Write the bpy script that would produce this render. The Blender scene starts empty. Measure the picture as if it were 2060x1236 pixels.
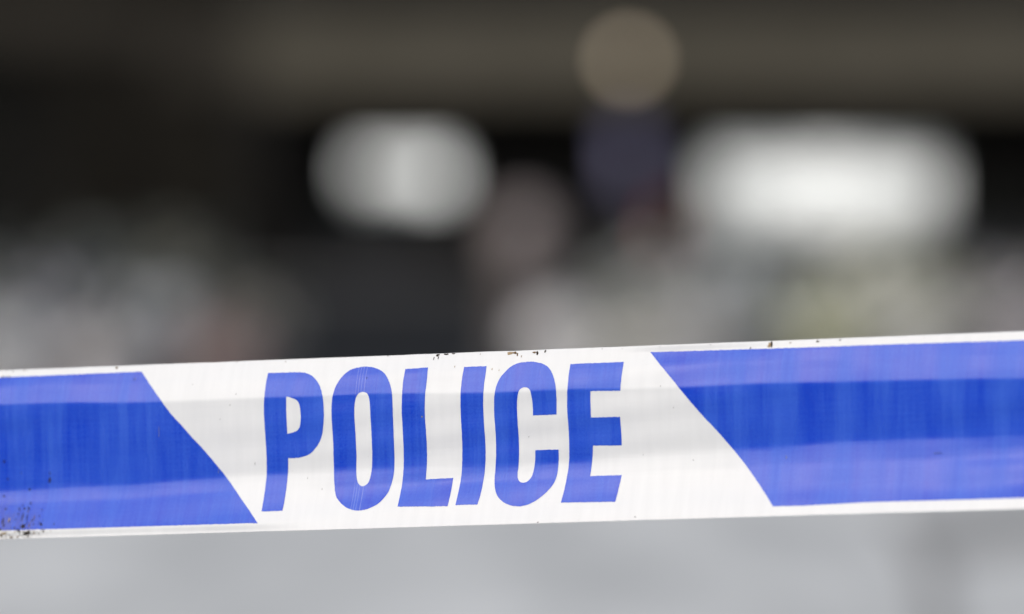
import bpy, bmesh, math, random
from mathutils import Vector, Matrix, noise
random.seed(11)
SC = bpy.context.scene
COL = SC.collection

# ------------------------------------------------------------------ camera
CAM_H = 0.75
cam_d = bpy.data.cameras.new('camera')
cam = bpy.data.objects.new('camera', cam_d); COL.objects.link(cam)
cam.location = (0, 0, CAM_H)
cam.rotation_euler = (math.radians(90)-math.atan(164*36.0/150.0/2060.0), 0, 0)
cam_d.lens = 150; cam_d.sensor_width = 36; cam_d.sensor_fit = 'HORIZONTAL'
cam_d.clip_start = 0.05; cam_d.clip_end = 3000
cam_d.dof.use_dof = True
cam_d.dof.focus_distance = 2.005
cam_d.dof.aperture_fstop = 3.1
cam_d.dof.aperture_blades = 0
SC.camera = cam

# ------------------------------------------------------------------ sky and sun (bright overcast)
SUN_EL, SUN_AZ = math.radians(43), math.radians(217)      # behind the camera, to its left
w = bpy.data.worlds.new('World'); SC.world = w; w.use_nodes = True
nt = w.node_tree; nt.nodes.clear()
sky = nt.nodes.new('ShaderNodeTexSky'); sky.sky_type = 'NISHITA'; sky.sun_disc = False
sky.sun_elevation = SUN_EL; sky.sun_rotation = SUN_AZ
sky.air_density = 1.0; sky.dust_density = 4.0; sky.ozone_density = 1.0
bg = nt.nodes.new('ShaderNodeBackground'); bg.inputs['Strength'].default_value = 0.11
out = nt.nodes.new('ShaderNodeOutputWorld')
nt.links.new(sky.outputs[0], bg.inputs[0]); nt.links.new(bg.outputs[0], out.inputs[0])
sun_d = bpy.data.lights.new('sun', 'SUN'); sun_d.energy = 1.5; sun_d.angle = math.radians(54)
sun_d.color = (1.0, 0.98, 0.94)
sun = bpy.data.objects.new('sun', sun_d); COL.objects.link(sun)
sdir = Vector((math.sin(SUN_AZ)*math.cos(SUN_EL), math.cos(SUN_AZ)*math.cos(SUN_EL), math.sin(SUN_EL)))
sun.rotation_euler = sdir.to_track_quat('Z', 'Y').to_euler()
sun.location = (0, -5, 20)
SC.view_settings.view_transform = 'Standard'; SC.view_settings.look = 'None'
SC.view_settings.exposure = -0.06; SC.view_settings.gamma = 1.0
SC.view_settings.use_curve_mapping = False
SC.render.engine = 'CYCLES'
SC.cycles.max_bounces = 6

# ------------------------------------------------------------------ helpers
def principled(name, col, rough=.7, spec=.5, metal=0.0, emit=None, estr=0.0):
    m = bpy.data.materials.new(name); m.use_nodes = True
    b = m.node_tree.nodes['Principled BSDF']
    b.inputs['Base Color'].default_value = (*col, 1); b.inputs['Roughness'].default_value = rough
    b.inputs['Specular IOR Level'].default_value = spec; b.inputs['Metallic'].default_value = metal
    if emit:
        b.inputs['Emission Color'].default_value = (*emit, 1); b.inputs['Emission Strength'].default_value = estr
    return m
def mottled(name, ca, cb, scale=4.0, rough=.8, spec=.3, detail=4.0, bump=0.0, lo=.35, hi=.65, coord='Object', stretch=None):
    m = principled(name, ca, rough, spec); t = m.node_tree; b = t.nodes['Principled BSDF']
    tc = t.nodes.new('ShaderNodeTexCoord'); n = t.nodes.new('ShaderNodeTexNoise')
    n.inputs['Scale'].default_value = scale; n.inputs['Detail'].default_value = detail
    r = t.nodes.new('ShaderNodeValToRGB')
    r.color_ramp.elements[0].position = lo; r.color_ramp.elements[1].position = hi
    r.color_ramp.elements[0].color = (*ca, 1); r.color_ramp.elements[1].color = (*cb, 1)
    if stretch:
        mp = t.nodes.new('ShaderNodeMapping'); mp.inputs['Scale'].default_value = stretch; mp.inputs['Rotation'].default_value = (0, 0, .35)
        t.links.new(tc.outputs[coord], mp.inputs[0]); t.links.new(mp.outputs[0], n.inputs['Vector'])
    else: t.links.new(tc.outputs[coord], n.inputs['Vector'])
    t.links.new(n.outputs['Fac'], r.inputs[0])
    t.links.new(r.outputs[0], b.inputs['Base Color'])
    if bump:
        bp = t.nodes.new('ShaderNodeBump'); bp.inputs['Strength'].default_value = bump
        t.links.new(n.outputs['Fac'], bp.inputs['Height']); t.links.new(bp.outputs[0], b.inputs['Normal'])
    return m
def obj(name, me, mat=None, parent=None, loc=None):
    if isinstance(me, bmesh.types.BMesh):
        bm = me; me = bpy.data.meshes.new(name); bm.to_mesh(me); bm.free()
    o = bpy.data.objects.new(name, me); COL.objects.link(o)
    if mat and not me.materials: me.materials.append(mat)
    if parent: o.parent = parent
    if loc: o.location = loc
    return o
def thing(name, label, cat, loc=(0, 0, 0), rz=0.0, group=None):
    o = bpy.data.objects.new(name, None); COL.objects.link(o); o.empty_display_size = .1
    o.location = loc; o.rotation_euler = (0, 0, rz); tag(o, label, cat, group); return o
def tag(o, label, cat, group=None):
    o['label'] = label; o['category'] = cat
    if group: o['group'] = group
    return o
def structure(o): o['kind'] = 'structure'; return o
def box(bm, x0, x1, y0, y1, z0, z1, bevel=0.0):
    r = bmesh.ops.create_cube(bm, size=1.0)
    for v in r['verts']:
        v.co = Vector((x0+(v.co.x+.5)*(x1-x0), y0+(v.co.y+.5)*(y1-y0), z0+(v.co.z+.5)*(z1-z0)))
    if bevel:
        es = list({e for v in r['verts'] for e in v.link_edges})
        bmesh.ops.bevel(bm, geom=es, offset=bevel, segments=2, affect='EDGES', profile=.5)
    return bm
def boxes(*bs, bevel=0.0):
    bm = bmesh.new()
    for b in bs: box(bm, *b, bevel=bevel)
    return bm
def lathe(bm, prof, seg=24, cap=True):
    rings = [[bm.verts.new((r*math.cos(2*math.pi*i/seg), r*math.sin(2*math.pi*i/seg), z)) for i in range(seg)] for r, z in prof]
    for a, b in zip(rings, rings[1:]):
        for i in range(seg): bm.faces.new((a[i], a[(i+1) % seg], b[(i+1) % seg], b[i]))
    if cap: bm.faces.new(rings[0][::-1]); bm.faces.new(rings[-1])
    return bm
def smooth(o):
    for p in o.data.polygons: p.use_smooth = True
    return o

# ------------------------------------------------------------------ the ground, pavements and road
M_PAVE = mottled('pale_concrete', (.46, .475, .47), (.70, .715, .70), scale=1.0, rough=.85, spec=.25, lo=.34, hi=.62, stretch=(2.6, .5, 1))
M_ROAD = mottled('dark_asphalt', (.0145, .0148, .0152), (.020, .0203, .0207), scale=1.5, rough=.95, spec=.08)
M_FARP = mottled('far_paving', (.016, .016, .0165), (.022, .022, .022), scale=2, rough=.95, spec=.08)
M_BOUNCE = mottled('pale_bounce_ground', (.52, .525, .525), (.60, .605, .605), scale=2.0, rough=.9, spec=.2)  # pale tone chosen to bounce fill light onto the tape
M_KERB = mottled('kerb_stone', (.10, .10, .10), (.15, .15, .148), scale=6, rough=.85, spec=.2)
M_PATCH = mottled('tarmac_patch', (.27, .272, .266), (.33, .332, .325), scale=6, rough=.9, spec=.15)
M_EARTH = mottled('outer_ground', (.06, .06, .058), (.09, .09, .088), scale=.2, rough=.95, spec=.1)
bm = bmesh.new(); bmesh.ops.create_grid(bm, x_segments=4, y_segments=4, size=1200)
structure(obj('ground', bm, M_EARTH, loc=(0, 0, -.125)))
structure(obj('unseen_bounce_ground', boxes((-40, 40, -40, 4.2, -.12, -.10)), M_BOUNCE))  # out-of-view ground around the camera, added to reflect light onto the tape
structure(obj('near_kerb', boxes((-40, 40, 4.203, 4.35, -.12, .003), bevel=.01), M_KERB))
structure(obj('pavement', boxes((-40, 40, 4.353, 13.7, -.12, 0)), M_PAVE))
structure(obj('kerb', boxes((-40, 40, 13.703, 13.85, -.12, .003), bevel=.01), M_KERB))
structure(obj('road', boxes((-40, 40, 13.853, 57.9, -.12, -.10)), M_ROAD))
structure(obj('far_kerb', boxes((-40, 40, 57.903, 58.05, -.12, .003), bevel=.01), M_KERB))
structure(obj('far_pavement', boxes((-40, 40, 58.053, 80, -.12, 0)), M_FARP))
def sheet(pts, z0, z1):
    bm = bmesh.new()
    lo = [bm.verts.new((x, y, z0)) for x, y in pts]; hi = [bm.verts.new((x, y, z1)) for x, y in pts]
    bm.faces.new(hi); bm.faces.new(lo[::-1])
    n = len(pts)
    for i in range(n): bm.faces.new((lo[i], lo[(i+1) % n], hi[(i+1) % n], hi[i]))
    return bm
structure(obj('tarmac_patch', sheet([(.71, 7.2), (.76, 7.2), (.97, 9.6), (1.5, 10.0), (1.75, 10.9), (.98, 11.2), (.91, 9.6)], .0, .004), M_PATCH))

# ------------------------------------------------------------------ buildings across the road
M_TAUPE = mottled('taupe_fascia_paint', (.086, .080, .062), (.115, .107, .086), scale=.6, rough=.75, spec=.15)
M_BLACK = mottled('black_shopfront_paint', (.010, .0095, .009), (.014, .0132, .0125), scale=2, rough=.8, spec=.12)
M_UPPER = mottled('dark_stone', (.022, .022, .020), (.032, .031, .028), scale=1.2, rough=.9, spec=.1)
M_BROWN = mottled('dark_brown_brick', (.008, .0073, .006), (.015, .0138, .011), scale=1.1, rough=.9, spec=.1)  # very dark brown base, mottled at random
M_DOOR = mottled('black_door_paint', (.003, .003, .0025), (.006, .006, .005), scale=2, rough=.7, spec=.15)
M_FRAME = principled('grey_window_frame', (.10, .10, .10), .5, .3)
def lit(name, c, s): return principled(name, (.55, .56, .55), .35, .4, emit=c, estr=s)
M_GLOW = {k: lit('lit_pane_'+k, c, e) for k, c, e in (('dim', (.95, 1.0, .98), .32), ('low', (.97, 1.0, .98), .70), ('mid', (1.0, 1.0, .97), 1.30),
          ('high', (.98, 1.0, .98), 2.2))}

M_BAND = mottled('dark_taupe_band', (.034, .031, .026), (.045, .042, .035), scale=1, rough=.85, spec=.1)
shop = thing('shop_building', 'dark shopfront with taupe fascia board and two long bright lit windows', 'building', (0, 66, 0))
SY = 2.0        # how far the shopfront is set back under the fascia
WL = (-2.55, -.95, 1.22, 1.90); WR = (3.15, 6.82, .66, 1.90)
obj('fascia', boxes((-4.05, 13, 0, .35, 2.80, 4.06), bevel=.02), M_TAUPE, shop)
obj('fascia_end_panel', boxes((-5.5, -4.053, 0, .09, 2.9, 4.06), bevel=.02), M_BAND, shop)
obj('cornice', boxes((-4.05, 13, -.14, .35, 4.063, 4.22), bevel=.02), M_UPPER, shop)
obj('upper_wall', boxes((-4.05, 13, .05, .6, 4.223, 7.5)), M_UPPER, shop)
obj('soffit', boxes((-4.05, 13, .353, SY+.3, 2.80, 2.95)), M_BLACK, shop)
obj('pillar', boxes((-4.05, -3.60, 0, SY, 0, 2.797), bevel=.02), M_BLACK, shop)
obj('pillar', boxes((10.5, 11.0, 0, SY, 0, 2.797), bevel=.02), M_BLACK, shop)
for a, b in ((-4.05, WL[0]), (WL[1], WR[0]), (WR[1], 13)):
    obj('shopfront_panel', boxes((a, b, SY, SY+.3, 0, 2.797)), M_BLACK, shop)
GLOW_L = (('low', 'low', 'mid'), ('mid', 'mid', 'high'), ('mid', 'mid', 'mid'))          # rows of panes from the sill up
GLOW_R = (('dim', 'dim', 'low', 'dim', 'dim'), ('low', 'low', 'mid', 'low', 'low'), ('low', 'mid', 'mid', 'mid', 'mid'), ('mid', 'mid', 'mid', 'mid', 'mid'), ('low', 'low', 'mid', 'low', 'dim'))
for (x0, x1, z0, z1), rows in ((WL, GLOW_L), (WR, GLOW_R)):
    n, k = len(rows[0]), len(rows)
    obj('stall_riser', boxes((x0+.003, x1-.003, SY+.003, SY+.297, 0, z0)), M_BLACK, shop)
    obj('window_header', boxes((x0+.003, x1-.003, SY+.003, SY+.297, z1, 2.797)), M_BLACK, shop)
    win = obj('window', boxes((x0+.005, x1-.005, SY+.06, SY+.16, z0+.002, z0+.03), (x0+.005, x1-.005, SY+.06, SY+.16, z1-.03, z1-.002),
              (x0+.005, x0+.035, SY+.06, SY+.16, z0+.032, z1-.032), (x1-.035, x1-.005, SY+.06, SY+.16, z0+.032, z1-.032)), M_FRAME, shop)
    wd, hd = (x1-x0-.07)/n, (z1-z0-.064)/k
    for i in range(n):
        a, b = x0+.035+i*wd, x0+.035+(i+1)*wd
        for j in range(k):
            c, d = z0+.032+j*hd, z0+.032+(j+1)*hd
            obj('pane', boxes((a+.010, b-.010, SY+.10, SY+.12, c+.010, d-.010)), M_GLOW[rows[j][i]], win)
            if j: obj('transom', boxes((a+.011, b-.011, SY+.075, SY+.145, c-.009, c+.009)), M_FRAME, win)
        if i: obj('mullion', boxes((a-.009, a+.009, SY+.07, SY+.15, z0+.034, z1-.034)), M_FRAME, win)

brick = thing('brown_building', 'very dark brown building left of the shopfront', 'building', (0, 66, 0))
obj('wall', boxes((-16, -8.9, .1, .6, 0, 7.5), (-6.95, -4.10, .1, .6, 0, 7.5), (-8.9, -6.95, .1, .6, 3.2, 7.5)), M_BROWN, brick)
obj('pilaster', boxes((-6.9, -6.1, 0, .098, 0, 7.5), bevel=.02), M_BROWN, brick)
obj('pilaster', boxes((-4.75, -4.12, 0, .098, 0, 2.89), bevel=.02), M_BROWN, brick)
obj('string_course', boxes((-16, -5.52, -.06, -.003, 3.55, 4.3), bevel=.015), M_BAND, brick)
d = obj('door', boxes((-8.88, -6.97, .4, .46, .05, 3.19)), M_DOOR, brick)
obj('handle', boxes((-7.2, -7.16, .36, .398, 1.0, 1.25), bevel=.008), M_FRAME, d)
obj('step', boxes((-8.95, -6.92, -.25, .098, 0, .12), bevel=.01), M_UPPER, brick)

# ------------------------------------------------------------------ clipped shrubs in dark planters on the far pavement
M_SLATE = mottled('slate_planter', (.016, .017, .021), (.024, .025, .030), scale=5, rough=.7, spec=.2)
M_HEDGE = mottled('dark_evergreen', (.010, .014, .012), (.022, .028, .022), scale=9, rough=.7, spec=.2)
def leaf_cloud(n, fn, size, seed):
    rnd = random.Random(seed); bm = bmesh.new()
    for _ in range(n):
        p = Vector(fn(rnd)); s = size*rnd.uniform(.6, 1.3)
        m = Matrix.Rotation(rnd.uniform(0, 6.3), 3, 'Z') @ Matrix.Rotation(rnd.uniform(-1.2, 1.2), 3, 'X')
        q = [Vector((-.5*s, 0, 0)), Vector((0, -.28*s, .05*s)), Vector((.5*s, 0, 0)), Vector((0, .28*s, .05*s))]
        bm.faces.new([bm.verts.new(p+m @ v) for v in q])
    return bm
def planter(x, y, wd, lab, hh=.52):
    t = thing('planter', lab, 'planter', (x, y, 0), 0, 'planters in front of the shop windows')
    bm = boxes((-wd/2, wd/2, -.25, .25, .04, .50), bevel=.02)
    obj('trough', bm, M_SLATE, t)
    for sx in (-1, 1): obj('foot', boxes((sx*wd*.42-.05, sx*wd*.42+.05, -.2, .2, 0, .038)), M_SLATE, t)
    def f(r):
        a = r.uniform(-1, 1); c = r.uniform(-1, 1); h = (1-a*a)**.5
        return (a*wd*.5, c*.28, .5+r.random()*hh*max(.35, h)*(1-.3*c*c))
    h = obj('clipped_shrub', leaf_cloud(900, f, .12, 3+int(x)), M_HEDGE, t)
planter(-1.95, 62, 1.6, 'dark planter with a rounded shrub below the left bright window', .98)
planter(6.9, 62, 1.9, 'dark planter with a rounded shrub below the right bright window')

# ------------------------------------------------------------------ stone bollard on the road side
M_MAUVE = mottled('mauve_grey_granite', (.27, .235, .23), (.35, .31, .305), scale=30, rough=.8, spec=.2)
bl = thing('bollard', 'mauve-grey stone bollard standing left of the slim lamp post', 'bollard', (.075, 24, -.10))
bm = lathe(bmesh.new(), [(.15, .12), (.145, .70), (.17, .72), (.17, .80), (.145, .82), (.14, .88), (.10, .95), (.04, .98)], 28)
smooth(obj('post', bm, M_MAUVE, bl))
obj('foot_ring', lathe(bmesh.new(), [(.20, 0), (.20, .08), (.165, .12)], 28), M_KERB, bl)

# ------------------------------------------------------------------ slim lamp post with a blue banner, and a red cone, on the far pavement
M_IRON = mottled('black_cast_iron', (.010, .010, .011), (.016, .016, .017), scale=14, rough=.5, spec=.4)
M_GLOBE = principled('warm_lit_globe', (.75, .68, .55), .3, .5, emit=(1.0, .80, .56), estr=1.40)
M_BANNER = mottled('lilac_blue_banner', (.235, .235, .38), (.29, .285, .43), scale=6, rough=.8, spec=.15)
M_RED = mottled('red_cone_plastic', (.36, .035, .03), (.44, .05, .045), scale=9, rough=.5, spec=.3)
M_SLEEVE = principled('pale_cone_sleeve', (.55, .42, .36), .5, .3)
lamp = thing('lamp_post', 'slim dark lamp post with a round warm globe and lilac-blue banner', 'lamp post', ((1265-1030)*36.0/150.0/2060.0*59, 59, 0))
smooth(obj('post', lathe(bmesh.new(), [(.085, .55), (.070, .60), (.050, .66), (.042, 2.84), (.060, 2.87), (.060, 2.90), (.035, 2.92)], 24), M_IRON, lamp))
smooth(obj('base', lathe(bmesh.new(), [(.15, 0), (.15, .10), (.12, .14), (.105, .45), (.12, .49), (.09, .55)], 24), M_IRON, lamp))
bm = bmesh.new(); bmesh.ops.create_uvsphere(bm, u_segments=28, v_segments=18, radius=.14)
bmesh.ops.translate(bm, vec=(0, 0, 3.03), verts=bm.verts)
g = smooth(obj('globe', bm, M_GLOBE, lamp))
smooth(obj('finial', lathe(bmesh.new(), [(.05, 3.16), (.05, 3.175), (.02, 3.19), (.022, 3.21), (.006, 3.24)], 16), M_IRON, g))
bm = bmesh.new(); N = 12; rows = []
for i in range(N+1):                     # cloth hung between two arms, bellied a little by the wind
    z = 2.10-.86*i/N
    rows.append([bm.verts.new((-.165+.33*j/6, -.075-.018*math.sin(math.pi*i/N)*(1+.5*math.sin(j*1.3)), z)) for j in range(7)])
for a, b in zip(rows, rows[1:]):
    for j in range(6): bm.faces.new((a[j], b[j], b[j+1], a[j+1]))
ban = smooth(obj('banner', bm, M_BANNER, lamp)); ban.modifiers.new('Solidify', 'SOLIDIFY').thickness = .004
for z in (2.11, 1.23): obj('banner_arm', boxes((-.18, .18, -.085, -.045, z-.012, z+.012), bevel=.004), M_IRON, lamp)

cone = thing('traffic_cone', 'red traffic cone with a pale sleeve, right of the slim lamp post', 'traffic cone', ((1342-1030)*36.0/150.0/2060.0*57, 57, -.10))
smooth(obj('cone_body', lathe(bmesh.new(), [(.20, .045), (.185, .06), (.045, 1.03), (.03, 1.04)], 24), M_RED, cone))
obj('cone_foot', boxes((-.27, .27, -.27, .27, 0, .044), bevel=.02), M_RED, cone)
smooth(obj('sleeve', lathe(bmesh.new(), [(.121, .56), (.087, .79)], 24, cap=False), M_SLEEVE, cone))

# ------------------------------------------------------------------ wrapped bunches of flowers standing on the road
def petal_bloom(seed, kind):
    rnd = random.Random(seed); bm = bmesh.new()
    rows = ((.5, .55, 7), (.85, .3, 9), (1.0, .05, 10)) if kind == 'full' else ((1.0, .12, 9), (.6, .4, 6))
    q = bmesh.ops.create_icosphere(bm, subdivisions=1, radius=.35)
    for v in q['verts']: v.co.z = v.co.z*.6+.25
    for rad, lift, n in rows:
        for i in range(n):
            a = 2*math.pi*i/n+rnd.uniform(-.15, .15)+rad; ca, sa = math.cos(a), math.sin(a)
            def P(r, s, z): return bm.verts.new((r*ca-s*sa, r*sa+s*ca, z))
            wd = .30*rad+.08
            p0, p1, p2, p3, p4 = P(.15, 0, lift*.6), P(rad*.6, -wd, lift+.05), P(rad, -wd*.5, lift+.12), P(rad, wd*.5, lift+.12), P(rad*.6, wd, lift+.05)
            bm.faces.new((p0, p1, p2, p3, p4))
    me = bpy.data.meshes.new('bloom_mesh'); bm.to_mesh(me); bm.free(); return me
def wrap_mesh(h, r0, r1, seed):
    rnd = random.Random(seed); bm = bmesh.new(); seg = 26; rings = []
    for k in range(7):
        t = k/6; r = r0+(r1-r0)*t**.75
        row = []
        for i in range(seg):
            a = 2*math.pi*i/seg
            cr = 1+(.03+.09*t)*math.sin(a*6+seed)+.03*rnd.uniform(-1, 1)*t
            row.append(bm.verts.new((r*cr*math.cos(a), r*cr*math.sin(a), h*t*(1+(.10*math.sin(a*3+seed)+.05*math.sin(a*7))*t))))
        rings.append(row)
    for a, b in zip(rings, rings[1:]):
        for i in range(seg): bm.faces.new((a[i], a[(i+1) % seg], b[(i+1) % seg], b[i]))
    me = bpy.data.meshes.new('wrap_mesh'); bm.to_mesh(me); bm.free(); return me
def leaf_bunch(h, r, n, seed):
    rnd = random.Random(seed); bm = bmesh.new()
    for _ in range(n):
        a = rnd.uniform(0, 6.283); rr = r*rnd.random()**.5; z = h*rnd.uniform(.70, 1.0)
        ln = rnd.uniform(.10, .17); wd = ln*rnd.uniform(.16, .26); lean = rnd.uniform(.1, 1.0)
        c = Vector((rr*math.cos(a), rr*math.sin(a), z)); d = Vector((math.cos(a)*lean, math.sin(a)*lean, 1)).normalized()
        s = d.cross(Vector((0, 0, 1))); s = s.normalized() if s.length > 1e-4 else Vector((1, 0, 0)); s = Matrix.Rotation(rnd.uniform(-1, 1), 3, d) @ s
        v = [bm.verts.new(c), bm.verts.new(c+d*ln*.45-s*wd), bm.verts.new(c+d*ln), bm.verts.new(c+d*ln*.45+s*wd)]
        bm.faces.new(v)
    return bm
FULL, OPEN = petal_bloom(1, 'full'), petal_bloom(2, 'open')
_mats = {}
def cmat(kind, c):
    if (kind, c) not in _mats:
        k = tuple(min(.85, x*1.5) for x in c)
        _mats[(kind, c)] = mottled(kind, c, k, scale=14, rough=.55 if kind == 'wrapping' else .75, spec=.35 if kind == 'wrapping' else .2)
    return _mats[(kind, c)]
GREEN = (.085, .095, .085); GREYGREEN = (.16, .17, .15); OLIVE = (.27, .28, .20)
def bouquet(px, Y, h, r, wrap, bloom, leaf, lab, grp, nb=22, lean=0.0, tip=0.0, open_=False, bs=.055, wh=.62, seed=0, nl=70):
    x = (px-1030)*36.0/150.0/2060.0*Y
    t = thing('bouquet', lab, 'bouquet', (x, Y, -.10), 0, grp)
    t.rotation_euler = (tip, lean, seed*.7)
    t.rotation_mode = 'ZXY'
    w_ = obj('wrapping', wrap_mesh(h*wh, r*.28, r, seed), cmat('wrapping', wrap), t); smooth(w_)
    rb = bmesh.new(); lathe(rb, [(r*.40, h*.14), (r*.47, h*.16), (r*.47, h*.20), (r*.42, h*.22)], 18, cap=False)
    obj('ribbon', rb, cmat('ribbon', bloom), t)
    obj('stems', lathe(bmesh.new(), [(r*.22, 0), (r*.2, h*.14)], 12), cmat('stem', GREEN), t)
    obj('foliage', leaf_bunch(h*.93, r*.9, nl, seed+5), cmat('leaf', leaf), t)
    rnd = random.Random(seed+40); m = cmat('petal', bloom)
    for i in range(nb):
        a = i*2.4; ph = 1.75*math.sqrt((i+.3)/nb); R = r*1.12; rr = R*math.sin(ph)       # a domed head of flowers
        me = OPEN if open_ else FULL
        key = (me.name, bloom)
        if key not in _mats:
            c = me.copy(); c.materials.clear(); c.materials.append(m); _mats[key] = c
        o = obj('bloom', _mats[key], None, t)
        o.location = (rr*math.cos(a), rr*math.sin(a), h-R+R*math.cos(ph)+rnd.uniform(-.012, .012))
        o.rotation_euler = (0, ph+rnd.uniform(-.25, .25), a)
        s = bs*rnd.uniform(.85, 1.15); o.scale = (s, s, s)
    return t
GL, GR = 'bunches of flowers in the left-hand pile', 'bunches of flowers in the right-hand pile'
bouquet(-30, 18.3, .72, .18, (0.23, 0.241, 0.241), (0.218, 0.23, 0.23), GREEN, 'tall grey-green bunch at the far left edge of the left-hand pile', GL, seed=1)
bouquet(30, 17.6, .52, .15, (0.644, 0.667, 0.713), (0.621, 0.655, 0.713), GREEN, 'ice-blue bunch in front at the far left of the left-hand pile', GL, seed=2)
bouquet(105, 18.2, .66, .16, (0.391, 0.391, 0.425), (0.391, 0.391, 0.437), GREEN, 'mid lilac-grey bunch in the left part of the left-hand pile', GL, seed=20)
bouquet(215, 17.5, .47, .15, (0.621, 0.586, 0.621), (0.621, 0.586, 0.621), GREEN, 'low pale pinkish bunch at the front of the left-hand pile', GL, seed=4, open_=True)
bouquet(185, 18.5, .76, .17, (0.161, 0.167, 0.172), (0.149, 0.161, 0.161), GREEN, 'tall dark grey-green bunch in the middle of the left-hand pile', GL, seed=3)
bouquet(312, 17.7, .60, .14, (0.552, 0.586, 0.632), (0.552, 0.586, 0.644), GREEN, 'slim pale blue-grey bunch in the left-hand pile', GL, seed=5)
bouquet(365, 18.5, .79, .18, (0.207, 0.207, 0.19), (0.196, 0.196, 0.172), GREEN, 'tallest dark olive-grey bunch toward the right of the left-hand pile', GL, seed=6)
bouquet(450, 17.6, .44, .13, (0.31, 0.282, 0.276), (0.356, 0.27, 0.265), (0.103, 0.103, 0.092), 'low dusky red bunch at the right of the left-hand pile', GL, seed=7)
bouquet(505, 18.1, .56, .14, (0.345, 0.333, 0.305), (0.345, 0.333, 0.305), GREEN, 'taupe-grey bunch at the right end of the left-hand pile', GL, seed=8)

bouquet(1122, 17.5, .50, .105, (.84, .84, .85), (.84, .83, .85), (.3, .31, .3), 'small bright white posy at the left end of the right-hand pile', GR, bs=.05, seed=9, nl=4, wh=.92)
bouquet(1215, 18.3, .56, .15, (0.366, 0.384, 0.377), (0.366, 0.384, 0.364), GREYGREEN, 'low greenish-grey bunch beside the small white posy', GR, seed=10)
bouquet(1300, 18.4, .72, .17, (0.488, 0.508, 0.52), (0.464, 0.477, 0.481), GREYGREEN, 'tall pale grey bunch behind the cream one in the right-hand pile', GR, seed=21)
bouquet(1290, 17.5, .46, .13, (0.683, 0.682, 0.624), (0.708, 0.694, 0.624), GREYGREEN, 'low cream bunch in front, left part of the right-hand pile', GR, seed=11, open_=True)
bouquet(1392, 17.6, .56, .15, (0.83, 0.84, 0.84), (0.84, 0.84, 0.84), GREYGREEN, 'pale lilac-blue bunch in the right-hand pile', GR, seed=12)
bouquet(1470, 18.4, .74, .18, (0.488, 0.521, 0.559), (0.488, 0.521, 0.552), GREYGREEN, 'tallest slate-grey bunch behind the lilac-blue one', GR, seed=13)
bouquet(1535, 17.5, .34, .12, (0.0732, 0.0781, 0.0858), (0.0854, 0.0893, 0.0975), GREEN, 'low dark charcoal bunch in front of the right-hand pile', GR, seed=14)
bouquet(1585, 18.2, .66, .16, (0.415, 0.446, 0.468), (0.415, 0.446, 0.461), GREYGREEN, 'blue-grey bunch behind the dark charcoal one', GR, seed=22)
bouquet(1665, 17.7, .52, .14, (0.561, 0.595, 0.442), (0.586, 0.62, 0.442), OLIVE, 'low yellow-green bunch right of the dark charcoal one', GR, seed=15)
bouquet(1750, 18.2, .74, .18, (0.805, 0.831, 0.754), (0.805, 0.831, 0.741), OLIVE, 'large pale yellow-green bunch in the right-hand pile', GR, seed=16, open_=True)
bouquet(1850, 17.8, .58, .15, (0.61, 0.632, 0.585), (0.61, 0.632, 0.572), OLIVE, 'pale olive-grey bunch right of the large yellow-green one', GR, seed=17)
bouquet(1945, 18.3, .66, .17, (0.439, 0.446, 0.481), (0.439, 0.446, 0.481), GREYGREEN, 'mid-grey bunch near the right end of the right-hand pile', GR, seed=18)
bouquet(2050, 17.9, .64, .17, (0.512, 0.496, 0.52), (0.512, 0.496, 0.52), GREYGREEN, 'warm grey bunch at the far right edge of the right-hand pile', GR, seed=19)

# ------------------------------------------------------------------ the police tape
# ---- the tape's surface: u metres along it, v 0..1 from its top edge to its bottom edge
TAPE_A = math.radians(16.5)
TAPE_T = (math.cos(TAPE_A), -math.sin(TAPE_A))
TAPE_N = (-math.sin(TAPE_A), -math.cos(TAPE_A))
TAPE_P0 = (-0.00699, 2.0)
def sst(a, b, x):
    t = min(1.0, max(0.0, (x-a)/(b-a)))
    return t*t*(3-2*t)
FOLD = [(0, 30), (.10, 29), (.125, 24), (.145, 22), (.215, 20), (.243, -2), (.42, -5), (.58, -4),
        (.615, -2), (.68, 14), (.72, 18), (.77, 28), (.86, 30), (.955, 29), (1.0, 28)]
FOLD_N = 800
def _fold_table():
    d, out, j = 0.0, [0.0], 0
    for i in range(FOLD_N):
        q = (i+.5)/FOLD_N
        while q > FOLD[j+1][0]: j += 1
        (q0, a0), (q1, a1) = FOLD[j], FOLD[j+1]
        f = (q-q0)/(q1-q0); f = f*f*(3-2*f)
        d += math.tan(math.radians(a0+(a1-a0)*f))*0.0806/FOLD_N
        out.append(d)
    m = out[FOLD_N//2]
    return [x-m for x in out]
FOLD_D = _fold_table()
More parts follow.
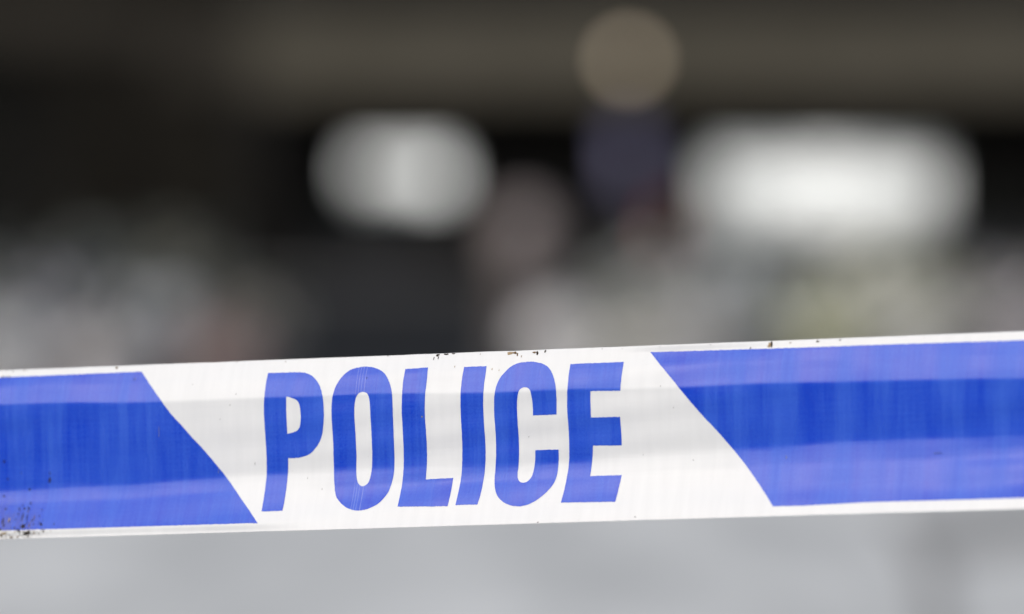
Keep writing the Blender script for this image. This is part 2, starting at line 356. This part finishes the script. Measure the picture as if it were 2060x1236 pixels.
def tape_delta(u, v):
    s = max(-1.6, min(1.6, u/.246))
    l1 = .234+.028*s+.004*math.sin(u*31+.4)+.003*math.sin(u*73+2)
    l2 = .655-.060*s+.007*math.sin(u*24+1.1)+.004*math.sin(u*61)
    if v < l1: q = v/l1*.23
    elif v < l2: q = .23+(v-l1)/(l2-l1)*.425
    else: q = .655+(v-l2)/(1-l2)*.345
    f = q*FOLD_N; i = min(FOLD_N-1, int(f)); f -= i
    d = FOLD_D[i]*(1-f)+FOLD_D[i+1]*f
    # rolled rims, and the shallow waves that wander along the film
    d -= .0023*sst(.945, 1.0, v)*sst(-.08, -.135, u)
    d -= .0012*sst(.045, .0, v)*sst(.05, .08, u)*sst(.16, .11, u)*(-1)
    d -= .0008*sst(.74, .86, v)*sst(.05, .18, u)
    d += .0006*sst(.86, .96, v)*sst(.05, .18, u)
    w = math.sin(u*38+1.3)*math.sin(v*9+u*11)
    d += .00022*w + .00035*math.sin(u*17+v*3+.6)
    # small puckers
    d += .00026*math.sin(u*57+v*13+.3)*math.sin(u*23-v*19+1.7) + .00017*math.sin(u*91+v*7)*math.sin(v*27-u*39+.9)
    return d
def tape_point(u, v, off=0.0):
    d = tape_delta(u, v)+off
    zt = .690885+.045141*u; zb = .610315+.048697*u
    return (TAPE_P0[0]+TAPE_T[0]*u+TAPE_N[0]*d, TAPE_P0[1]+TAPE_T[1]*u+TAPE_N[1]*d, zt+(zb-zt)*v)
# outlines of the print in the flat of the tape: (u in 0.01 mm, v in 1/10000 of the width)
LETTERS = {
 'P': [[(-11543,764),(-10979,766),(-10396,769),(-9873,784),(-9672,823),(-9464,906),(-9261,1034),(-9093,1205),(-8939,1397),(-8815,1626),(-8702,1915),(-8618,2232),(-8580,2612),(-8558,2990),(-8548,3367),(-8567,3745),(-8605,4124),(-8652,4425),(-8713,4688),(-8784,4874),(-8885,5097),(-9006,5281),(-9122,5442),(-9264,5573),(-9421,5673),(-9590,5734),(-9818,5786),(-10047,5808),(-10373,5796),(-10394,6405),(-10408,6782),(-10407,7154),(-10400,7561),(-10394,7966),(-10396,8442),(-10404,8842),(-10958,8846),(-11467,8843),(-11470,8478),(-11471,8075),(-11473,7670),(-11487,7264),(-11486,6892),(-11489,6516),(-11476,5754),(-11489,5260),(-11507,4765),(-11522,4193),(-11545,3622),(-11571,3166),(-11573,2711),(-11554,2408),(-11539,2106),(-11548,1732),(-11551,1359),(-11543,1061)], [(-10434,2176),(-10271,2213),(-10140,2264),(-10018,2322),(-9916,2402),(-9840,2504),(-9790,2635),(-9752,2841),(-9726,3092),(-9713,3319),(-9715,3546),(-9739,3811),(-9784,4014),(-9872,4163),(-9984,4249),(-10102,4290),(-10264,4336),(-10413,4368),(-10417,4011),(-10423,3669),(-10434,3289),(-10446,2910)]],
 'O': [[(-6651,603),(-6469,619),(-6289,656),(-6132,707),(-5978,781),(-5784,900),(-5611,1055),(-5453,1285),(-5329,1550),(-5224,1852),(-5144,2153),(-5109,2605),(-5097,3132),(-5099,3586),(-5101,4041),(-5076,4720),(-5063,5400),(-5064,5780),(-5071,6158),(-5074,6534),(-5080,6907),(-5103,7166),(-5144,7425),(-5189,7681),(-5243,7935),(-5326,8135),(-5433,8327),(-5557,8496),(-5698,8642),(-5863,8760),(-6048,8847),(-6230,8914),(-6415,8958),(-6574,8967),(-6736,8954),(-6903,8912),(-7075,8848),(-7225,8764),(-7366,8658),(-7526,8522),(-7677,8357),(-7783,8215),(-7863,8058),(-7945,7761),(-7999,7389),(-8050,7016),(-8085,6643),(-8098,6265),(-8097,5886),(-8099,5393),(-8112,4901),(-8136,4446),(-8150,3990),(-8159,3611),(-8170,3232),(-8173,2931),(-8163,2629),(-8136,2366),(-8099,2104),(-8054,1882),(-7996,1661),(-7924,1470),(-7839,1294),(-7748,1142),(-7651,1005),(-7529,877),(-7398,771),(-7255,696),(-7096,643),(-6876,608)], [(-6614,2054),(-6521,2073),(-6434,2114),(-6365,2184),(-6318,2291),(-6280,2451),(-6254,2633),(-6234,2935),(-6223,3238),(-6215,3692),(-6206,4147),(-6188,4562),(-6167,4977),(-6161,5356),(-6170,5736),(-6182,6115),(-6193,6492),(-6202,6715),(-6217,6938),(-6245,7159),(-6294,7343),(-6356,7459),(-6438,7537),(-6530,7578),(-6626,7575),(-6713,7527),(-6797,7435),(-6858,7299),(-6904,7134),(-6942,6910),(-6966,6686),(-6971,6310),(-6959,5932),(-6952,5552),(-6961,5173),(-6980,4719),(-6998,4265),(-7013,3810),(-7024,3356),(-7024,3054),(-7013,2753),(-6987,2550),(-6947,2378),(-6888,2252),(-6820,2158),(-6728,2079)]],
 'L': [[(-4618,825),(-4044,806),(-3505,777),(-3484,1148),(-3477,1557),(-3482,1854),(-3483,2151),(-3492,2487),(-3495,2824),(-3506,3201),(-3511,3578),(-3502,3994),(-3474,4410),(-3456,4864),(-3454,5319),(-3455,5773),(-3460,6224),(-3459,6524),(-3465,6822),(-3473,7306),(-2817,7293),(-2120,7268),(-2125,7503),(-2129,7758),(-2133,8027),(-2142,8302),(-2160,8591),(-2183,8867),(-3371,8847),(-4658,8808),(-4651,8540),(-4644,8251),(-4638,7852),(-4628,7449),(-4615,7115),(-4614,6779),(-4609,6406),(-4610,6029),(-4603,5499),(-4606,4968),(-4630,4439),(-4643,3910),(-4651,3455),(-4645,3002),(-4640,2626),(-4634,2251),(-4643,1878),(-4646,1506),(-4635,1135)]],
 'I': [[(-1717,834),(-1179,835),(-609,831),(-612,1126),(-617,1460),(-624,1755),(-617,2051),(-611,2421),(-624,2797),(-639,3173),(-637,3551),(-622,4002),(-601,4454),(-585,4945),(-580,5436),(-568,5850),(-574,6263),(-584,6600),(-597,6935),(-610,7304),(-623,7668),(-628,7993),(-649,8318),(-684,8585),(-725,8823),(-1281,8825),(-1807,8822),(-1783,8553),(-1763,8278),(-1747,7881),(-1740,7481),(-1730,7150),(-1723,6816),(-1718,6405),(-1715,5993),(-1713,5579),(-1705,5163),(-1704,4671),(-1724,4181),(-1750,3729),(-1753,3277),(-1746,2862),(-1735,2449),(-1743,2077),(-1749,1707),(-1745,1410),(-1733,1151)]],
 'C': [[(2941,3783),(2377,3781),(1794,3787),(1789,3435),(1773,3135),(1760,2909),(1736,2682),(1716,2501),(1678,2343),(1629,2252),(1561,2190),(1469,2141),(1380,2130),(1300,2149),(1228,2190),(1165,2261),(1114,2355),(1078,2511),(1048,2690),(1019,2989),(1011,3327),(1019,3665),(1028,4003),(1039,4455),(1044,4909),(1053,5286),(1061,5661),(1063,5998),(1056,6335),(1044,6596),(1034,6856),(1019,7041),(1027,7225),(1040,7365),(1077,7483),(1133,7572),(1204,7633),(1291,7672),(1379,7675),(1494,7643),(1585,7574),(1662,7483),(1718,7361),(1756,7230),(1786,7070),(1811,6887),(1826,6665),(1847,6405),(1856,6142),(1851,5820),(2422,5820),(2993,5828),(2993,6113),(2981,6413),(2976,6748),(2968,7079),(2952,7305),(2925,7515),(2870,7723),(2787,7908),(2677,8093),(2546,8262),(2386,8445),(2213,8612),(2021,8764),(1813,8886),(1607,8972),(1396,9014),(1208,9000),(1016,8964),(848,8914),(689,8843),(533,8744),(380,8615),(257,8480),(155,8316),(72,8125),(3,7913),(-43,7695),(-74,7476),(-87,7219),(-85,6961),(-82,6701),(-67,6440),(-54,6102),(-55,5765),(-62,5352),(-64,4938),(-69,4560),(-85,4183),(-107,3769),(-112,3355),(-98,2979),(-73,2603),(-44,2328),(-23,2085),(25,1837),(95,1611),(178,1437),(284,1286),(406,1114),(535,964),(687,845),(861,757),(1039,705),(1232,684),(1419,670),(1609,679),(1807,710),(1994,762),(2132,820),(2259,892),(2389,994),(2504,1124),(2610,1291),(2698,1464),(2784,1689),(2850,1913),(2901,2166),(2936,2434),(2939,2735),(2943,3035)]],
 'E': [[(3488,896),(4745,895),(6054,894),(6052,1187),(6041,1503),(6032,1944),(6020,2238),(6025,2535),(5318,2510),(4591,2485),(4579,2806),(4583,3105),(4595,3553),(4602,4033),(5303,4040),(5996,4047),(6006,4438),(6023,4813),(6045,5262),(6051,5711),(5367,5690),(4660,5669),(4653,5954),(4631,6254),(4612,6552),(4594,6847),(4584,7140),(4571,7417),(5320,7422),(6099,7414),(6074,7740),(6037,8066),(5998,8497),(5954,8912),(4619,8893),(3321,8869),(3361,8488),(3406,8113),(3435,7715),(3450,7317),(3471,6988),(3483,6657),(3499,6284),(3510,5908),(3511,5458),(3502,5009),(3489,4557),(3481,4105),(3458,3655),(3446,3206),(3460,2758),(3481,2309),(3487,1940),(3480,1499),(3480,1131)]],
}
BAND_LEFT_END = [(-18068,396),(-17487,1206),(-17163,1658),(-16806,2137),(-16593,2488),(-16360,2867),(-16068,3265),(-15775,3637),(-15507,4017),(-15270,4352),(-14844,4903),(-14486,5406),(-14209,5803),(-13927,6217),(-13689,6569),(-13440,6952),(-13183,7314),(-12908,7697),(-12622,8078),(-12345,8443),(-12110,8747),(-11867,9065),(-11528,9509)]
BAND_LEFT_TOP = [(-25433,427),(-19220,402)]
BAND_LEFT_FOOT = [(-24802,9486),(-18602,9493),(-11997,9486)]
BAND_RIGHT_TOP = [(7554,390),(14419,462),(17449,460),(24790,521)]
BAND_RIGHT_FOOT = [(13612,9441),(14782,9454),(17778,9371),(25090,9384)]
BAND_RIGHT_START = [(7275,389),(7675,926),(8086,1453),(8351,1823),(8621,2194),(9039,2797),(9423,3384),(9765,3900),(10105,4387),(10434,4819),(10737,5250),(11074,5756),(11419,6257),(11682,6625),(11956,7018),(12292,7526),(12617,8031),(12876,8443),(13158,8889),(13497,9440)]
# specks of dirt: (u, v, width, height in 0.01 mm, tone)
SPECKS = [(-3135,82,163,116,0),(-3301,260,47,163,0),(-3083,241,47,163,0),(-2746,57,280,70,0),(-2382,40,186,58,0),(447,139,326,140,2),(690,122,186,116,1),(826,213,70,163,1),(1644,135,280,93,1),(1799,199,93,210,0),(2172,102,93,116,0),(1040,336,47,116,2),(12946,253,163,256,2),(13037,200,93,303,0),(12061,368,70,93,0),(15210,131,163,70,0),(16258,109,93,58,0),(13925,156,93,47,1),(-19404,104,140,116,1),(-24832,74,47,93,0),(-24243,40,47,93,1),(-25288,375,70,116,0),(-25076,384,58,116,0),(-24939,404,70,116,0),(-18384,816,35,140,0),(-25004,5439,116,140,0),(-24839,6487,93,116,0),(-23687,7152,116,140,0),(-22653,6658,116,303,0),(-25018,7484,93,116,0),(-22628,6244,47,186,0),(-24131,6157,47,93,0),(-23532,7969,82,116,0),(-23927,8069,58,116,0),(-24070,8235,70,116,0),(-23781,8244,140,93,0),(-23608,8208,70,93,0),(-24776,8239,70,116,0),(-24040,8576,58,140,0),(-23783,8726,70,419,0),(-23541,8705,82,186,0),(-24459,8901,93,210,2),(-24423,8945,47,210,0),(-24764,8948,93,256,0),(-24658,9178,70,210,0),(-23676,9295,116,233,0),(-23545,9242,58,210,0),(-23329,9221,58,163,0),(-22845,8362,58,93,0),(-22821,9125,35,186,0),(-23154,8916,35,140,0),(-24103,8856,47,116,0),(-22653,8962,47,93,0),(-23433,9677,233,233,0),(-23316,9681,93,256,0),(-23562,9613,93,93,0),(-23858,9871,93,93,1),(-24225,9889,140,93,1),(-24586,9669,210,140,2),(-24748,9753,116,163,1),(-24814,9429,186,116,0),(-22759,9700,35,186,0),(-24638,9652,116,93,2),(-24006,9599,35,140,2),(-22140,9604,23,93,2),(-6482,1265,35,116,0),(-3655,3643,93,93,3),(-12998,1910,47,70,3),(-15296,1265,47,47,3),(-12077,6057,28,186,3),(-9382,7003,28,116,3),(-8593,7662,35,93,3),(1544,5026,35,70,3),(7943,2351,35,93,3),(8563,3612,35,70,3),(7063,6291,35,70,3),(9479,6700,35,93,3),(-13789,3370,28,70,3),(7016,9785,70,47,0),(2356,9925,70,47,0),(-13273,2540,28,93,3),(-2182,794,35,93,2),(29,1092,35,93,2),(-321,1019,47,93,2),(20971,6754,419,70,4),(-18307,819,35,116,3),(13896,6701,47,163,3),(-13932,6398,35,280,3),(-16926,4007,28,699,3)]
CREASES = [(-6962, 672), (-6831, 678), (-6698, 684), (-6548, 690), (-6905, 2082), (-6980, 8790), (-6855, 8794), (-6730, 8798), (-6531, 8805), (-6919, 7752), (-6596, 7764)]
INK_A, INK_B = (.001, .046, .55), (.028, .112, .635)
def tape_normal(u, v):
    e = 2e-4
    a, b = Vector(tape_point(u+e, v)), Vector(tape_point(u-e, v))
    c, d = Vector(tape_point(u, min(1, v+e*8))), Vector(tape_point(u, max(0, v-e*8)))
    n = (a-b).cross(d-c).normalized()
    return n if n.y < 0 else -n
TW = .0806
def uvmap(me, uv):
    l = me.uv_layers.new(name='tape')
    for lp in me.loops: l.data[lp.index].uv = uv[lp.vertex_index]

def node_math(t, op, a, b=None):
    n = t.nodes.new('ShaderNodeMath'); n.operation = op
    for i, x in enumerate((a, b)):
        if x is None: continue
        if hasattr(x, 'links'): t.links.new(x, n.inputs[i])
        else: n.inputs[i].default_value = x
    return n.outputs[0]
def uv_noise(t, sx, sy, detail=3.0, off=0.0):
    uvn = t.nodes.new('ShaderNodeUVMap'); uvn.uv_map = 'tape'
    mp = t.nodes.new('ShaderNodeMapping'); mp.inputs['Scale'].default_value = (sx, sy, 1); mp.inputs['Location'].default_value = (off, off*.7, off)
    n = t.nodes.new('ShaderNodeTexNoise'); n.inputs['Scale'].default_value = 1.0; n.inputs['Detail'].default_value = detail
    t.links.new(uvn.outputs[0], mp.inputs[0]); t.links.new(mp.outputs[0], n.inputs['Vector'])
    return n.outputs['Fac'], uvn.outputs[0]
def ramp(t, x, p0, p1, c0=(0, 0, 0), c1=(1, 1, 1)):
    r = t.nodes.new('ShaderNodeValToRGB'); e = r.color_ramp.elements
    e[0].position, e[1].position = p0, p1; e[0].color, e[1].color = (*c0, 1), (*c1, 1)
    t.links.new(x, r.inputs[0]); return r.outputs[0]
def mix(t, f, a, b):
    m = t.nodes.new('ShaderNodeMix'); m.data_type = 'RGBA'
    for s, x in ((m.inputs[0], f), (m.inputs[6], a), (m.inputs[7], b)):
        if hasattr(x, 'links'): t.links.new(x, s)
        elif isinstance(x, tuple): s.default_value = (*x, 1)
        else: s.default_value = x
    return m.outputs[2]
def grime(t, c):
    """brown splash-water stain round the dirty patch at the left of the lower edge"""
    n, uvo = uv_noise(t, 420, 160, 5, 7.0)
    sp = t.nodes.new('ShaderNodeSeparateXYZ'); t.links.new(uvo, sp.inputs[0])
    dx = node_math(t, 'MULTIPLY', node_math(t, 'ADD', sp.outputs[0], .2500), 1/.028)
    dy = node_math(t, 'MULTIPLY', node_math(t, 'ADD', sp.outputs[1], TW), 1/.022)
    d = node_math(t, 'SQRT', node_math(t, 'ADD', node_math(t, 'MULTIPLY', dx, dx), node_math(t, 'MULTIPLY', dy, dy)))
    k = node_math(t, 'MULTIPLY', node_math(t, 'MAXIMUM', node_math(t, 'SUBTRACT', 1.0, d), 0.0), ramp(t, n, .38, .70))
    return mix(t, node_math(t, 'MULTIPLY', k, .75), c, (.13, .10, .06))
def wrinkle(t, h):
    """fine lengthwise stretch wrinkles and a few oblique ones, added to a bump height"""
    a, _ = uv_noise(t, 16, 300, 3, 11.0); b_, uvo = uv_noise(t, 1, 1, 2, 1.0)
    mp = b_.node.inputs['Vector'].links[0].from_node; mp.inputs['Scale'].default_value = (60, 420, 1); mp.inputs['Rotation'].default_value = (0, 0, .5)
    return node_math(t, 'ADD', h, node_math(t, 'ADD', node_math(t, 'MULTIPLY', a, 1.1), node_math(t, 'MULTIPLY', b_, .5)))
# white film
M_FILM = principled('white_polythene', (.80, .80, .79), .18, .14); t = M_FILM.node_tree; b = t.nodes['Principled BSDF']
f1, _ = uv_noise(t, 260, 30, 4); f2, _ = uv_noise(t, 1500, 500, 2, 3.0)
c = mix(t, ramp(t, f1, .35, .75), (.755, .775, .79), (.72, .74, .755))
c = mix(t, ramp(t, f2, .73, .80), c, (.52, .51, .50))
t.links.new(grime(t, c), b.inputs['Base Color'])
bp = t.nodes.new('ShaderNodeBump'); bp.inputs['Strength'].default_value = .14; bp.inputs['Distance'].default_value = .0004
t.links.new(wrinkle(t, f1), bp.inputs['Height']); t.links.new(bp.outputs[0], b.inputs['Normal'])
# blue ink: thin, streaked across the tape where it was pulled through the press, cracked along the creases
M_INK = principled('blue_ink', (.012, .06, .58), .21, .34); t = M_INK.node_tree; b = t.nodes['Principled BSDF']
g1, uvo = uv_noise(t, 520, 22, 4); g2, _ = uv_noise(t, 70, 9, 3, 5.0); g3, _ = uv_noise(t, 900, 900, 2, 9.0); g4, _ = uv_noise(t, 40, 700, 2, 2.0)
s = node_math(t, 'ADD', node_math(t, 'MULTIPLY', g1, .24), node_math(t, 'MULTIPLY', g2, .48))
s = node_math(t, 'ADD', s, node_math(t, 'MULTIPLY', g3, .18)); s = node_math(t, 'ADD', s, node_math(t, 'MULTIPLY', g4, .10))
c = mix(t, ramp(t, s, .39, .62), INK_A, INK_B)
sep = t.nodes.new('ShaderNodeSeparateXYZ'); t.links.new(uvo, sep.inputs[0])
rr = t.nodes.new('ShaderNodeMapRange'); rr.inputs['From Min'].default_value = .35; rr.inputs['From Max'].default_value = .65
rr.inputs['To Min'].default_value = .14; rr.inputs['To Max'].default_value = .34
t.links.new(g2, rr.inputs['Value']); t.links.new(rr.outputs[0], b.inputs['Roughness'])
line = None
for (u0, v0), (u1, v1), hw in (((CREASES[0]), (CREASES[5]), .00016), ((CREASES[1]), (CREASES[6]), .00020), ((CREASES[2]), (CREASES[7]), .00016), ((CREASES[3]), (CREASES[8]), .00022)):
    va, vb = -v0*1e-4*TW, -v1*1e-4*TW
    k = (u1-u0)*1e-5/(vb-va)
    x = node_math(t, 'MULTIPLY_ADD', sep.outputs[1], -k); x.node.inputs[2].default_value = k*va-u0*1e-5
    x = node_math(t, 'ABSOLUTE', node_math(t, 'ADD', x, sep.outputs[0]))
    x = node_math(t, 'MAXIMUM', node_math(t, 'SUBTRACT', 1.0, node_math(t, 'DIVIDE', x, hw)), 0.0)
    line = x if line is None else node_math(t, 'MAXIMUM', line, x)
# the creases fade out towards the middle of the tape
mid = node_math(t, 'ABSOLUTE', node_math(t, 'ADD', sep.outputs[1], TW*.48))
mid = ramp(t, node_math(t, 'DIVIDE', mid, TW), .20, .30)
line = node_math(t, 'MULTIPLY', line, mid)
c = mix(t, node_math(t, 'MULTIPLY', line, .40), c, (.42, .50, .80))
t.links.new(grime(t, c), b.inputs['Base Color'])
bp = t.nodes.new('ShaderNodeBump'); bp.inputs['Strength'].default_value = .14; bp.inputs['Distance'].default_value = .0003
t.links.new(wrinkle(t, s), bp.inputs['Height']); t.links.new(bp.outputs[0], b.inputs['Normal'])

tape = thing('police_tape', 'blue and white plastic tape lettered POLICE stretched across the foreground', 'tape', tape_point(0, 1))
def tape_child(name, me, mat, parent=tape):
    o = obj(name, me, mat, parent); o.matrix_parent_inverse = Matrix.Translation(-Vector(tape.location)); return o
def film():
    us = [-.75+.006*i for i in range(251)]; vs = [i/210 for i in range(211)]
    def edge(u, v):   # the cut edge of the film is never quite straight
        return v+(.0016*noise.noise(Vector((u*60, v*9, 0)))+.0014*noise.noise(Vector((u*260, v*9, 4)))) if v in (0.0, 1.0) else v
    co, uv, fc = [], [], []
    nv = len(vs)
    for side in (0, -.00012):
        for u in us:
            for v in vs:
                co.append(tape_point(u, edge(u, v), side)); uv.append((u, -v*TW))
    half = len(us)*nv
    for i in range(len(us)-1):
        for j in range(nv-1):
            a, b_, c_, d_ = i*nv+j, i*nv+j+1, (i+1)*nv+j+1, (i+1)*nv+j
            fc.append((a, b_, c_, d_)); fc.append((half+a, half+d_, half+c_, half+b_))
        for j in (0, nv-1):
            a, d_ = i*nv+j, (i+1)*nv+j
            fc.append((a, d_, half+d_, half+a) if j == 0 else (d_, a, half+a, half+d_))
    me = bpy.data.meshes.new('film'); me.from_pydata(co, [], fc); uvmap(me, uv)
    n2 = 2*(nv-1)
    for p in me.polygons: p.use_smooth = True
    return me
tape_child('film', film(), M_FILM)

def roughen(poly, seed):
    """press-printed edge: saw-toothed along the tape, nearly clean across it"""
    rnd = random.Random(seed); out = []
    n = len(poly)
    for i in range(n):
        (u0, v0), (u1, v1) = poly[i], poly[(i+1) % n]
        du, dv = u1-u0, (v1-v0)*TW; ln = math.hypot(du, dv)
        flat = abs(dv) < .35*abs(du)
        k = max(1, int(ln/(.0006 if flat else .0011)))
        if abs(u0) > .3 and abs(u1) > .3: k = 1
        for j in range(k):
            f = j/k; a = .00009 if flat else .00004
            out.append((u0+du*f+rnd.uniform(-1, 1)*.00004, v0+(v1-v0)*f+rnd.uniform(-1, 1)*a/TW*(j > 0)))
    return out
def print_mesh(name, polys, off, du=.0045, rows=210):
    Q = 900
    polys = [[(u, round(v*Q)/Q) for u, v in p] for p in polys]
    edges = []
    for p in polys:
        for i in range(len(p)):
            a, b_ = p[i], p[(i+1) % len(p)]
            if a[1] != b_[1]: edges.append((a, b_) if a[1] < b_[1] else (b_, a))
    lv = sorted({v for p in polys for _, v in p})
    levels = [lv[0]]
    for v in lv[1:]:
        k = max(1, math.ceil((v-levels[-1])*rows-1e-6)); v0 = levels[-1]
        levels += [v0+(v-v0)*j/k for j in range(1, k+1)]
    co, uv, nr, fc = [], [], [], []
    cache = {}
    def vert(u, v):
        key = (round(u*1e7), round(v*1e6))
        if key not in cache:
            n = tape_normal(u, v)
            co.append(Vector(tape_point(u, v))+n*off); uv.append((u, -v*TW)); nr.append(n); cache[key] = len(co)-1
        return cache[key]
    edges.sort(key=lambda e: e[0][1])
    for va, vb in zip(levels, levels[1:]):
        vm = (va+vb)/2; xs = []
        for a, b_ in edges:
            if a[1] > vm: break
            if b_[1] > vm:
                s_ = (b_[0]-a[0])/(b_[1]-a[1])
                xs.append((a[0]+s_*(vm-a[1]), a[0]+s_*(va-a[1]), a[0]+s_*(vb-a[1])))
        xs.sort()
        for l, r in zip(xs[::2], xs[1::2]):
            k = max(1, math.ceil((r[0]-l[0])/du))
            for j in range(k):
                f0, f1 = j/k, (j+1)/k
                q = [vert(l[1]+(r[1]-l[1])*f0, va), vert(l[2]+(r[2]-l[2])*f0, vb), vert(l[2]+(r[2]-l[2])*f1, vb), vert(l[1]+(r[1]-l[1])*f1, va)]
                q = [x for i, x in enumerate(q) if x != q[i-1]]
                if len(q) > 2: fc.append(q)
    me = bpy.data.meshes.new(name); me.from_pydata(co, [], fc); uvmap(me, uv)
    for p in me.polygons: p.use_smooth = True
    me.normals_split_custom_set_from_vertices(nr)
    return me
def uvs(l): return [(a*1e-5, b_*1e-4) for a, b_ in l]
for i, ch in enumerate('POLICE'):
    o = tape_child('letter_'+ch.lower(), print_mesh('letter', [roughen(uvs(p), i*7+k) for k, p in enumerate(LETTERS[ch])], .0001), M_INK)
    o['label'] = 'blue printed letter '+ch
le, rs = uvs(BAND_LEFT_END), uvs(BAND_RIGHT_START)
lt, lf, rt, rf = uvs(BAND_LEFT_TOP), uvs(BAND_LEFT_FOOT), uvs(BAND_RIGHT_TOP), uvs(BAND_RIGHT_FOOT)
left = [(-.749, lt[0][1])]+lt+le+lf[::-1]+[(-.749, lf[0][1])]
right = rs+rf[1:]+[(.749, rf[-1][1]), (.749, rt[-1][1])]+rt[::-1]
tape_child('blue_band', print_mesh('blue_band', [roughen(left, 91)], .0001), M_INK)
tape_child('blue_band', print_mesh('blue_band', [roughen(right, 92)], .0001), M_INK)

# dirt caught on the film: flattened crumbs and smears
M_DIRT = [principled('dirt_%d' % i, c_, .9, .1) for i, c_ in enumerate(((.035, .026, .018), (.16, .10, .045), (.38, .29, .18), (.20, .20, .21), (.06, .09, .32)))]
def dirt():
    bm = bmesh.new(); rnd = random.Random(5)
    more = list(SPECKS)
    for _ in range(46):                                   # the splash at the left: fine spatter thinning out upwards
        du, dv = abs(rnd.gauss(0, 1)), abs(rnd.gauss(0, 1))
        more.append((-24500+900*du+rnd.uniform(0, 900), 9900-620*dv, rnd.uniform(30, 75), rnd.uniform(50, 190), rnd.choice((0, 0, 0, 1))))
    for _ in range(16):                                   # grit caught along the top edge
        more.append((rnd.uniform(-26000, 26000), rnd.choice((15, 25, 40, 90, 130)), rnd.uniform(20, 60), rnd.uniform(20, 60), rnd.choice((1, 2, 3, 3))))
    for u, v, w_, h_, tone in more:
        u, v = u*1e-5, v*1e-4; a, c_ = max(w_*.55e-5, .00014), max(h_*.55e-5/TW, .0017)
        if tone == 3: a *= .8
        pts = []; n = 9; rot = rnd.uniform(-.25, .25)
        for i in range(n):
            t_ = 2*math.pi*i/n; k = rnd.uniform(.55, 1.2)
            x, y = a*k*math.cos(t_), c_*TW*k*math.sin(t_)
            x, y = x+y*rot*.3, y
            vv = min(1.0005, max(-.0005, v+y/TW)); pts.append((u+x, vv))
        th = .00035 if tone in (0, 1, 2) else .00018
        ring = [bm.verts.new(tape_point(p, q_, .00014)) for p, q_ in pts]
        top = bm.verts.new(tape_point(u, v, .00016+th*min(1, a/.0006)))
        for i in range(n):
            f = bm.faces.new((ring[i], ring[(i+1) % n], top)); f.material_index = tone
    me = bpy.data.meshes.new('dirt'); bm.to_mesh(me); bm.free()
    for m in M_DIRT: me.materials.append(m)
    return me
o = tape_child('dirt', dirt(), None); o['kind'] = 'stuff'; o['label'] = 'brown-black crumbs and smears of dirt'
